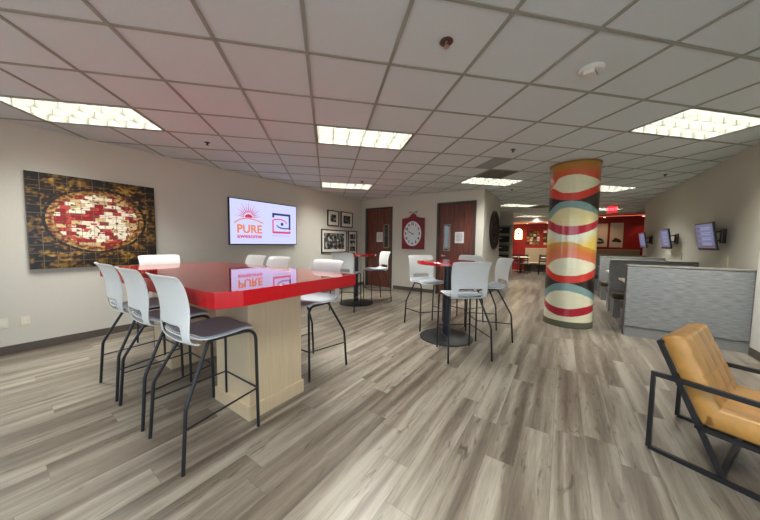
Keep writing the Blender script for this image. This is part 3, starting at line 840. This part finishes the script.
# ------------------------------------------------------------------ round dark openwork piece on the corner wall
t = thing('wall_medallion', 'round dark openwork metal piece hung on the side face past the wall corner', 'wall decoration', (-1.65, 8.18, 1.37+.39))
R0 = .53; zf = .98
def el(r, x=.03, n=48): return [(x, r*math.cos(2*PI*k/n), r*zf*math.sin(2*PI*k/n)) for k in range(n)]
MB().tube(el(R0), .028, 8, closed=True).build('outer_ring', M['iron'], t, smooth=True)
MB().tube(el(R0*.62), .02, 8, closed=True).build('inner_ring', M['iron'], t, smooth=True)
mb = MB()
for k in range(36):
    a = 2*PI*k/36; w3 = .02 if k % 3 else .035
    p0 = Vector((.03, R0*.62*math.cos(a), R0*.62*zf*math.sin(a))); p1 = Vector((.03, R0*math.cos(a), R0*zf*math.sin(a)))
    mb.tube([p0, p1], w3*.6, 6)
mb.build('numeral_bars', M['iron'], t)
mb = MB()
for k in range(8):
    a = 2*PI*k/8+.2; mb.tube([(.03, .05*math.cos(a), .05*math.sin(a)), (.03, R0*.6*math.cos(a), R0*.6*zf*math.sin(a))], .014, 6)
mb.lathe([(.09, .005), (.09, .05), (.03, .06)], n=24, axis='x')
mb.build('spokes', M['iron'], t)
MB().lathe([(R0*.60, .001), (R0*.60, .008)], n=48, axis='x').build('backing_plate', basic('medallion_backing', srgb(84, 62, 44), .5, var=.4, scale=8), t, ).scale = (1, 1, zf)

# ------------------------------------------------------------------ wall plates
def plate(y, z, label, kind):
    t = thing('wall_outlet', label, 'outlet', (XL, y, z), 0)
    MB().box(0, .006, -.036, .036, -.058, .058).build('cover_plate', M['almond'], t, bevel=.003)
    mb = MB()
    if kind == 'duplex':
        for s in (-1, 1): mb.box(.006, .009, -.017, .017, s*.022-.014, s*.022+.014)
    else: mb.box(.006, .009, -.02, .02, -.03, .03)
    mb.build('socket', M['white'], t, bevel=.002)
plate(.135, .375, 'almond outlet plate low on the left wall, nearest the left picture edge', 'data')
plate(.295, .372, 'almond outlet plate low on the left wall, below the mosaic picture', 'duplex')

# ------------------------------------------------------------------ booths along the right wall
BX = .82
def booth(y, label, near=False, far=True, xr=XR):
    """bench back at y..y+.14; seats towards -Y (near) and +Y (far)"""
    t = thing('booth_bench', label, 'booth', ((BX+xr)/2, y, 0), 0, 'grey upholstered booth benches')
    a = (xr-.006-BX)/2; w_ = .15
    MB().box(-a, a, 0, w_, .145, 1.055).build('back_panel', M['booth'], t, bevel=.012)
    MB().box(-a, a, -.004, w_+.004, 1.055, 1.085).build('top_cap', M['boothcap'], t, bevel=.01)
    MB().box(-a+.006, a, .012, w_-.012, 0, .145).build('plinth', M['boothbase'], t)
    for s, on in ((-1, near), (1, far)):
        if not on: continue
        y0_, y1_ = (w_, w_+.46) if s > 0 else (-.46, 0)
        MB().box(-a+.01, a, y0_+.0, y1_, .34, .46).build('seat_cushion', M['boothdark'], t, bevel=.03)
        MB().box(-a+.03, a, y0_+.0, y1_-.04 if s > 0 else y1_, .0, .34).build('seat_base', M['boothbase'], t)
booth(5.50, 'grey tweed booth bench nearest the tan armchair, its flat back facing the viewpoint')
booth(7.28, 'second grey booth bench from the front, behind the nearest one', near=True)
booth(9.20, 'third grey booth bench from the front along the screen wall', near=True)
booth(10.95, 'farthest grey booth bench along the screen wall', near=True, far=False)
def btable(y, label):
    t = thing('booth_table', label, 'table', ((BX+XR)/2+.02, y, 0), 0, 'cream booth tables')
    a = (XR-BX)/2-.06
    MB().box(-a, a, -.33, .33, .73, .765).build('tabletop', M['tabletop'], t, bevel=.004)
    MB().box(-.04, .04, -.04, .04, .02, .73).build('post', M['blackbase'], t)
    MB().box(-.28, .28, -.2, .2, 0, .02).build('base', M['blackbase'], t)
btable(6.48, 'cream booth table in the bay behind the nearest grey booth back')
btable(8.33, 'cream booth table in the second bay between grey booths')
btable(10.15, 'cream booth table in the farthest bay between grey booths')

# ------------------------------------------------------------------ small screens on arms
def menu_tv(y, label):
    t = thing('wall_screen', label, 'screen', (XR, y, 1.535), 0, 'small screens on wall arms')
    sw, sh = .655, .43
    tilt = math.radians(9)
    def P(px, py, pz): # local screen coords: px out of wall plane (negative = towards the room)
        return (-.215+px*math.cos(tilt)-pz*math.sin(tilt), py, pz*math.cos(tilt)-px*math.sin(tilt)*-1*-1)
    def slab(name, mat, d0, d1, y0_, y1_, z0_, z1_, par):
        # local frame rotated by tilt about Y: bottom nearer the wall
        o = MB().box(d0, d1, y0_, y1_, z0_, z1_).build(name, mat, par, loc=(-.165, 0, 0), rot=(0, -tilt, 0)); return o
    slab('casing', M['tvblack'], -.03, -.004, -sw/2, sw/2, -sh/2, sh/2, t)
    d = slab('display', M['m_blue'], -.0325, -.030, -sw/2+.02, sw/2-.02, -sh/2+.035, sh/2-.02, t)
    mb = MB()
    for k in range(4):
        zz = sh/2-.075-k*.082
        mb.box(-.0335, -.0325, sw/2-.17, sw/2-.07, zz-.016, zz+.010)
    mb.box(-.0335, -.0325, -sw/2+.03, sw/2-.12, -sh/2+.05, -sh/2+.075)
    mb.build('menu_headings', M['m_red'], d)
    mb = MB()
    for k in range(4):
        zz = sh/2-.075-k*.082
        for q in range(2): mb.box(-.0335, -.0325, -sw/2+.10, sw/2-.22, zz-.006-q*.026, zz+.004-q*.026)
    mb.build('menu_lines', M['m_white'], d)
    mb = MB().box(-.012, 0, -.09, .09, -.11, .11)
    mb.build('wall_plate', M['black'], t)
    mb = MB()
    for z_ in (-.07, .07):
        mb.tube([(-.01, -.02, z_), (-.07, -.17, z_), (-.150, -.05, z_*.8)], .012, 8)
    mb.tube([(-.07, -.17, -.085), (-.07, -.17, .085)], .016, 10)
    mb.build('swing_arm', M['black'], t, smooth=True)
menu_tv(6.46, 'nearest of three small blue screens on wall arms above the booths')
menu_tv(8.53, 'middle of three small blue screens on wall arms above the booths')
menu_tv(10.58, 'farthest of three small blue screens on wall arms, beside the red wall')
for y, lab in ((6.25, 'short tan cable cover on the wall under the nearest small screen'), (8.15, 'short tan cable cover on the wall under the middle small screen')):
    t = thing('cable_cover', lab, 'cable cover', (XR, y, 1.10))
    MB().box(-.014, 0, -.014, .014, -.02, .13).build('channel', M['almond'], t, bevel=.003)

# ------------------------------------------------------------------ exit sign
t = thing('exit_sign', 'red lit exit sign hanging from the ceiling right of the column', 'sign', (1.30, 11.9, HC), 0)
MB().box(-.13, .13, -.03, .03, -.27, -.06).build('sign_box', M['exit'], t, bevel=.006)
MB().box(-.05, .05, -.02, .02, -.06, -.007).build('mounting_stem', M['white'], t)
text_mesh('sign_letters', 'EXIT', .13, M['exitlet'], t, (0, -.0315, -.165), (PI/2, 0, 0), bold=.004)

# ------------------------------------------------------------------ red area behind
t = thing('banquette', 'long tan wall bench with high back in front of the red wall', 'bench', (.2, 16.05, 0))
MB().box(-1.85, 2.6, .10, .30, .10, 1.20).build('back_panel', M['tan'], t, bevel=.03)
MB().box(-1.85, 2.6, -.42, .10, .36, .48).build('seat_cushion', M['tan'], t, bevel=.03)
MB().box(-1.83, 2.58, -.36, .28, 0, .36).build('plinth', M['boothdark'], t)
def make_chair():
    t = thing('dining_chair', '', 'chair')
    MB().box(-.21, .21, -.20, .22, .44, .48).build('seat', M['darkwood'], t, bevel=.01)
    for sx in (-1, 1):
        MB().tube([(sx*.19, .20, 0), (sx*.18, .19, .44)], .016, 8).build('leg', M['darkwood'], t)
        MB().tube([(sx*.19, -.20, 0), (sx*.18, -.19, .46), (sx*.18, -.25, .92)], .016, 8).build('leg', M['darkwood'], t)
    mb = MB()
    for z in (.62, .74, .87): mb.box(-.18, .18, -.25+(.87-z)*.12, -.225+(.87-z)*.12, z-.03, z+.03)
    mb.build('backrest', M['darkwood'], t, bevel=.006)
    return t
def make_far_table():
    t = thing('dining_table', '', 'table')
    MB().box(-.36, .36, -.36, .36, .72, .76).build('tabletop', M['tabletop'], t, bevel=.004)
    MB().tube([(0, 0, .02), (0, 0, .72)], .04, 12).build('post', M['blackbase'], t, smooth=True)
    MB().box(-.28, .28, -.04, .04, 0, .03).box(-.04, .04, -.28, .28, 0, .03).build('base', M['blackbase'], t)
    return t
tb0 = None; chr0 = None
wheres = ['the bench left end', 'the bench left half', 'the bench middle', 'the bench behind the column']
for k, tx in enumerate((-1.72, -.47, .78, 2.03)):
    ty = 15.15
    tt = tb0 and copy_tree(tb0) or make_far_table(); tb0 = tb0 or tt
    tt.location = (tx, ty, 0); tt['label'] = 'small pale-topped dining table at ' + wheres[k]; tt['group'] = 'dining tables in the red area'
    for q, (dx, dy, rz) in enumerate(((-.24, -.66, 0.12), (.25, -.66, -.15), (.60, -.02, PI/2))[:3 if k < 3 else 2]):
        cc = chr0 and copy_tree(chr0) or make_chair(); chr0 = chr0 or cc
        cc.location = (tx+dx, ty+dy, 0); cc.rotation_euler = (0, 0, rz)
        cc['label'] = ('left front', 'right front', 'right-hand side')[q] + ' dark wooden chair at the table by ' + wheres[k]
        cc['group'] = 'dark chairs in the red area'
# glowing arched niche lamp
t = thing('wall_sconce', 'glowing cream arched wall light on the red wall past the corner', 'wall light', (-2.02, 16.4, 1.37+.56))
arch = [(-.17, -.27), (.17, -.27)]+[(.17*math.cos(a*PI/12), .12+.17*math.sin(a*PI/12)) for a in range(0, 13)]
MB().prism(arch, -.09, -.012, axis='y').build('shade', M['sconce'], t)
MB().box(-.19, .19, -.012, 0, -.29, .31).build('back_plate', M['gframe'], t)
MB().prism([(-.10, .0), (.10, .0), (.07, .05), (0, .085), (-.07, .05)], -.096, -.090, axis='y').build('shade_emblem', M['iron'], t)
# collage panels with small prints
def collage(x, z, w_, h_, seed, label):
    t = thing('photo_collage', label, 'wall art', (x, 16.397, z), 0, 'photo collages on the red wall')
    MB().box(-w_/2, w_/2, -.02, 0, -h_/2, h_/2).build('board', basic('collage_board_%d' % seed, srgb(70, 16, 10), .5), t)
    r_ = random.Random(seed); k = 0
    cc = [srgb(205, 190, 150), srgb(160, 140, 60), srgb(60, 40, 20), srgb(190, 120, 60), srgb(220, 215, 200), srgb(110, 120, 60)]
    for i in range(4):
        for j in range(5):
            if r_.random() < .25: continue
            cx_ = -w_/2+w_*(i+.5)/4+r_.uniform(-.02, .02); cz_ = -h_/2+h_*(j+.5)/5+r_.uniform(-.02, .02); a, b = w_/10, h_/13
            MB().box(cx_-a, cx_+a, -.026, -.0205, cz_-b, cz_+b).build('print', prints[r_.randrange(6)], t)
prints = [basic('collage_print_%d' % i, c_, .5, var=.4, scale=12) for i, c_ in enumerate([srgb(205, 190, 150), srgb(160, 140, 60), srgb(60, 40, 20), srgb(190, 120, 60), srgb(220, 215, 200), srgb(110, 120, 60)])]
collage(-1.33, 1.37+.37, .62, .74, 1, 'cluster of small prints on the red wall right of the glowing wall light')
collage(-.55, 1.37+.37, .66, .74, 2, 'cluster of small prints on the red wall partly hidden by the column')
def poster(x, z, w_, h_, label):
    t = thing('poster', label, 'poster', (x, 16.397, z), 0, 'cream posters on the red wall')
    MB().box(-w_/2, w_/2, -.02, 0, -h_/2, h_/2).build('sheet', M['tabletop'], t)
    mb = MB(); r_ = random.Random(int(x*10))
    for k in range(5):
        a = r_.uniform(.05, .10); cx_ = r_.uniform(-w_/2+.1, w_/2-.1); cz_ = -h_/2+.12+r_.uniform(0, .28)
        mb.prism([(cx_+a*math.cos(q*PI/5), cz_+a*.6*math.sin(q*PI/5)) for q in range(10)], -.024-k*.0005, -.0205, axis='y')
    mb.build('food_print', prints[2], t)
poster(1.46, 1.37+.48, .44, 1.08, 'tall cream poster on the red wall directly beside the column')
poster(2.0, 1.37+.48, .46, 1.12, 'tall cream poster on the red wall, right of the other cream poster')
# shelf unit
t = thing('shelf_unit', 'pale open shelf unit with dark bins beyond the wall corner', 'shelf', (-2.26, 12.99, 0))
mb = MB().box(-.42, -.38, -.35, 0, 0, 2.2).box(.38, .42, -.35, 0, 0, 2.2).box(-.38, .38, -.02, 0, 0, 2.2)
for z in (.08, .62, 1.02, 1.42, 1.80, 2.16): mb.box(-.38, .38, -.35, -.02, z, z+.035)
mb.build('carcass', M['tanfloor'], t)
for i, (z, nm) in enumerate(((.66, 'lowest'), (1.06, 'second-lowest'), (1.46, 'second-highest'), (1.84, 'highest'))):
    b = thing('storage_bin', 'dark storage bin on the %s filled level of the pale shelf unit' % nm, 'bin', (-2.26, 12.82, z), 0, 'dark bins on the shelf unit')
    MB().box(-.33, .33, -.13, .11, 0, .26).build('bin_body', M['tvblack'], b, bevel=.01)
    MB().box(-.06, .06, -.136, -.131, .15, .19).build('label_holder', M['mat'], b)
# red LED edge on the header and on the ceiling side
struct(MB().box(-2.3, .3, 15.57, 15.598, 2.46, 2.485).build('trim_4', M['redled']))
struct(MB().box(.3, 5.2, 15.57, 15.598, 2.65, 2.665).build('trim_6', M['redled']))
def downlight(x, y, z, label):
    t = thing('downlight', label, 'ceiling light', (x, y, z), 0, 'small warm downlights by the red wall')
    MB().lathe([(.06, -.001), (.06, -.012), (.05, -.014)], n=24).build('rim', M['white'], t, smooth=True)
    MB().lathe([(.045, -.0145), (.045, -.018)], n=24).build('lens', M['downlamp'], t)
    l = bpy.data.lights.new('downlight_beam', 'SPOT'); l.energy = 34 if x < 0 else 16; l.color = (1.0, .50, .30); l.spot_size = math.radians(110); l.spot_blend = .8; l.shadow_soft_size = .05
    lo = bpy.data.objects.new('beam', l); COL.objects.link(lo); lo.parent = t; lo.location = (0, 0, -.03)
for k, (x, lab) in enumerate(((-1.6, 'above the glowing wall light'), (-.7, 'above the left print cluster'), (.3, 'behind the column'), (1.5, 'above the cream posters'), (2.8, 'right of the cream posters'))):
    downlight(x, 16.0, 2.468 if x < .3 else 2.659, 'small warm downlight in the red header ' + lab)

# ------------------------------------------------------------------ tan leather armchair
OXY = (.524, 2.49); ra = math.atan2(-.425, .905)
t = thing('armchair', 'tan leather lounge armchair with thin black square metal frame', 'armchair', (OXY[0], OXY[1], 0), ra)
Wd = .69; r = .0125
for nm, y in (('side_frame', r), ('side_frame', Wd-r)):
    MB().tube([(r, y, r), (.80, y, r), (.80, y, .535-r), (r, y, .535-r), (r, y, r)], r, square=True).build(nm, M['black'], t)
for y in (.035, Wd-.035):
    MB().tube([(.022, y, .745), (.322, y, .028)], r, square=True).build('back_strut', M['black'], t)
    MB().tube([(.215, y, .262), (.79, y, .262)], r, square=True).build('seat_rail', M['black'], t)
MB().tube([(.322, .02, .016+r), (.322, Wd-.02, .016+r)], r, square=True).build('floor_crossbar', M['black'], t)
MB().tube([(.79, .02, .262), (.79, Wd-.02, .262)], r, square=True).build('front_crossbar', M['black'], t)
MB().tube([(.03, .035, .735), (.03, Wd-.035, .735)], r, square=True).build('top_crossbar', M['black'], t)
MB().tube([(.215, .035, .262), (.215, Wd-.035, .262)], r, square=True).build('seat_crossbar', M['black'], t)
def cushion(name, o0, ex, ez, L_, W_, Tk, nx, ny):
    """o0 origin corner; ex along length, W along local y, ez thickness direction"""
    ex = Vector(ex).normalized(); ez = Vector(ez).normalized(); ey = Vector((0, 1, 0)); o0 = Vector(o0)
    def prof(u, v):
        a = min(u, 1-u)*L_; b = min(v, 1-v)*W_; e = min(a, b); R_ = .035
        k = 1 if e >= R_ else math.sqrt(max(0, 1-((R_-e)/R_)**2))
        return k
    def top(u, v):
        k = prof(u, v); h = Tk*(.55+.45*k)
        if nx:
            gu = abs(math.sin(PI*u*nx))**.35; gv = abs(math.sin(PI*v*ny))**.35
            h -= .007*(1-min(gu, gv))*k*(0.6+.4*k)
            h += .006*math.sin(PI*u)*math.sin(PI*v)
        return o0+ex*(u*L_)+ey*(v*W_)+ez*h
    def bot(u, v):
        return o0+ex*(u*L_)+ey*(v*W_)+ez*(Tk*.12*(1-prof(u, v)))
    mb = MB(); n1, n2 = 48, 56
    mb.grid(top, n1, n2); off = len(mb.v); mb.grid(bot, n1, n2)
    def idx(i, j, o): return o+j*(n1+1)+i
    ringi = [(i, 0) for i in range(n1)]+[(n1, j) for j in range(n2)]+[(i, n2) for i in range(n1, 0, -1)]+[(0, j) for j in range(n2, 0, -1)]
    m_ = len(ringi)
    for k in range(m_):
        a, b = ringi[k], ringi[(k+1) % m_]
        mb.f.append((idx(*a, 0), idx(*b, 0), idx(*b, off), idx(*a, off))); mb.mi.append(0)
    return mb.build(name, M['leather'], t, smooth=True, sharp=70)
bd = Vector((-.30, 0, .717)).normalized(); nf = Vector((.717, 0, .30)).normalized()
bs = Vector((.235, 0, .262))
cushion('back_cushion', (bs.x-.010, .045, bs.z+.02), bd, nf, .525, Wd-.09, .115, 4, 4)
cushion('seat_cushion', (.245, .045, .276), (1, 0, 0.0), (0, 0, 1), .545, Wd-.09, .135, 0, 0)

# ------------------------------------------------------------------ camera
cam = bpy.data.cameras.new('camera'); co = bpy.data.objects.new('camera', cam); COL.objects.link(co)
FPX, yaw, pitch, roll = 271.68, .1934, -.0625, .0114
f_ = Vector((math.sin(yaw)*math.cos(pitch), math.cos(yaw)*math.cos(pitch), math.sin(pitch)))
r0 = Vector((math.cos(yaw), -math.sin(yaw), 0)); u0 = r0.cross(f_)
r_ = r0*math.cos(roll)+u0*math.sin(roll); u_ = -r0*math.sin(roll)+u0*math.cos(roll)
rot = lambda v: Vector(((v.x-v.y)*c45, (v.x+v.y)*c45, v.z))
r_, u_, f_ = rot(r_), rot(u_), rot(f_)
mt = Matrix(((r_.x, u_.x, -f_.x, 0), (r_.y, u_.y, -f_.y, 0), (r_.z, u_.z, -f_.z, EYE), (0, 0, 0, 1)))
co.matrix_world = mt
cam.sensor_width = 36; cam.lens = FPX/760*36; cam.clip_start = .05
sc_ = bpy.context.scene; sc_.camera = co

# ------------------------------------------------------------------ world: overcast daylight outside the rear windows
w_ = bpy.data.worlds.new('sky'); sc_.world = w_; w_.use_nodes = True; nt = w_.node_tree
bg = nt.nodes['Background']
tc = N(nt, 'TexCoord'); sp = N(nt, 'SeparateXYZ'); nt.links.new(tc.outputs['Generated'], sp.inputs[0])
cr = N(nt, 'ValToRGB'); nt.links.new(mathn(nt, 'MULTIPLY_ADD', sp.outputs[2], .5, .5), cr.inputs[0])
e = cr.color_ramp.elements
e[0].position = .46; e[0].color = (.62, .64, .62, 1); e[1].position = .54; e[1].color = (.56, .70, .88, 1)
nt.links.new(cr.outputs[0], bg.inputs[0]); bg.inputs[1].default_value = 4.2
# daylight portals in the rear window opening and the added side windows
pl = bpy.data.lights.new('window_portal', 'AREA'); pl.shape = 'RECTANGLE'; pl.size = x1-x0; pl.size_y = zs1-zs0; pl.cycles.is_portal = True
po = bpy.data.objects.new('window_portal', pl); COL.objects.link(po); po.location = ((x0+x1)/2, YR-T-.02, (zs0+zs1)/2); po.rotation_euler = (PI/2, 0, 0)
pl2 = bpy.data.lights.new('added_right_window_portal', 'AREA'); pl2.shape = 'RECTANGLE'; pl2.size = 3.9; pl2.size_y = 2.0; pl2.cycles.is_portal = True
po2 = bpy.data.objects.new('added_right_window_portal', pl2); COL.objects.link(po2); po2.location = (XR+T+.02, -.25, 1.45); po2.rotation_euler = (PI/2, 0, PI/2)

pl3 = bpy.data.lights.new('added_left_window_portal', 'AREA'); pl3.shape = 'RECTANGLE'; pl3.size = 2.2; pl3.size_y = 2.0; pl3.cycles.is_portal = True
po3 = bpy.data.objects.new('added_left_window_portal', pl3); COL.objects.link(po3); po3.location = (XL-T-.02, -1.3, 1.45); po3.rotation_euler = (PI/2, 0, -PI/2)
vs_ = sc_.view_settings
vs_.view_transform = 'Standard'; vs_.look = 'None'; vs_.gamma = 1; vs_.use_curve_mapping = False; vs_.exposure = 0.22
sc_.cycles.max_bounces = 8; sc_.cycles.diffuse_bounces = 5; sc_.cycles.caustics_reflective = False; sc_.cycles.caustics_refractive = False
sc_.cycles.sample_clamp_indirect = 6
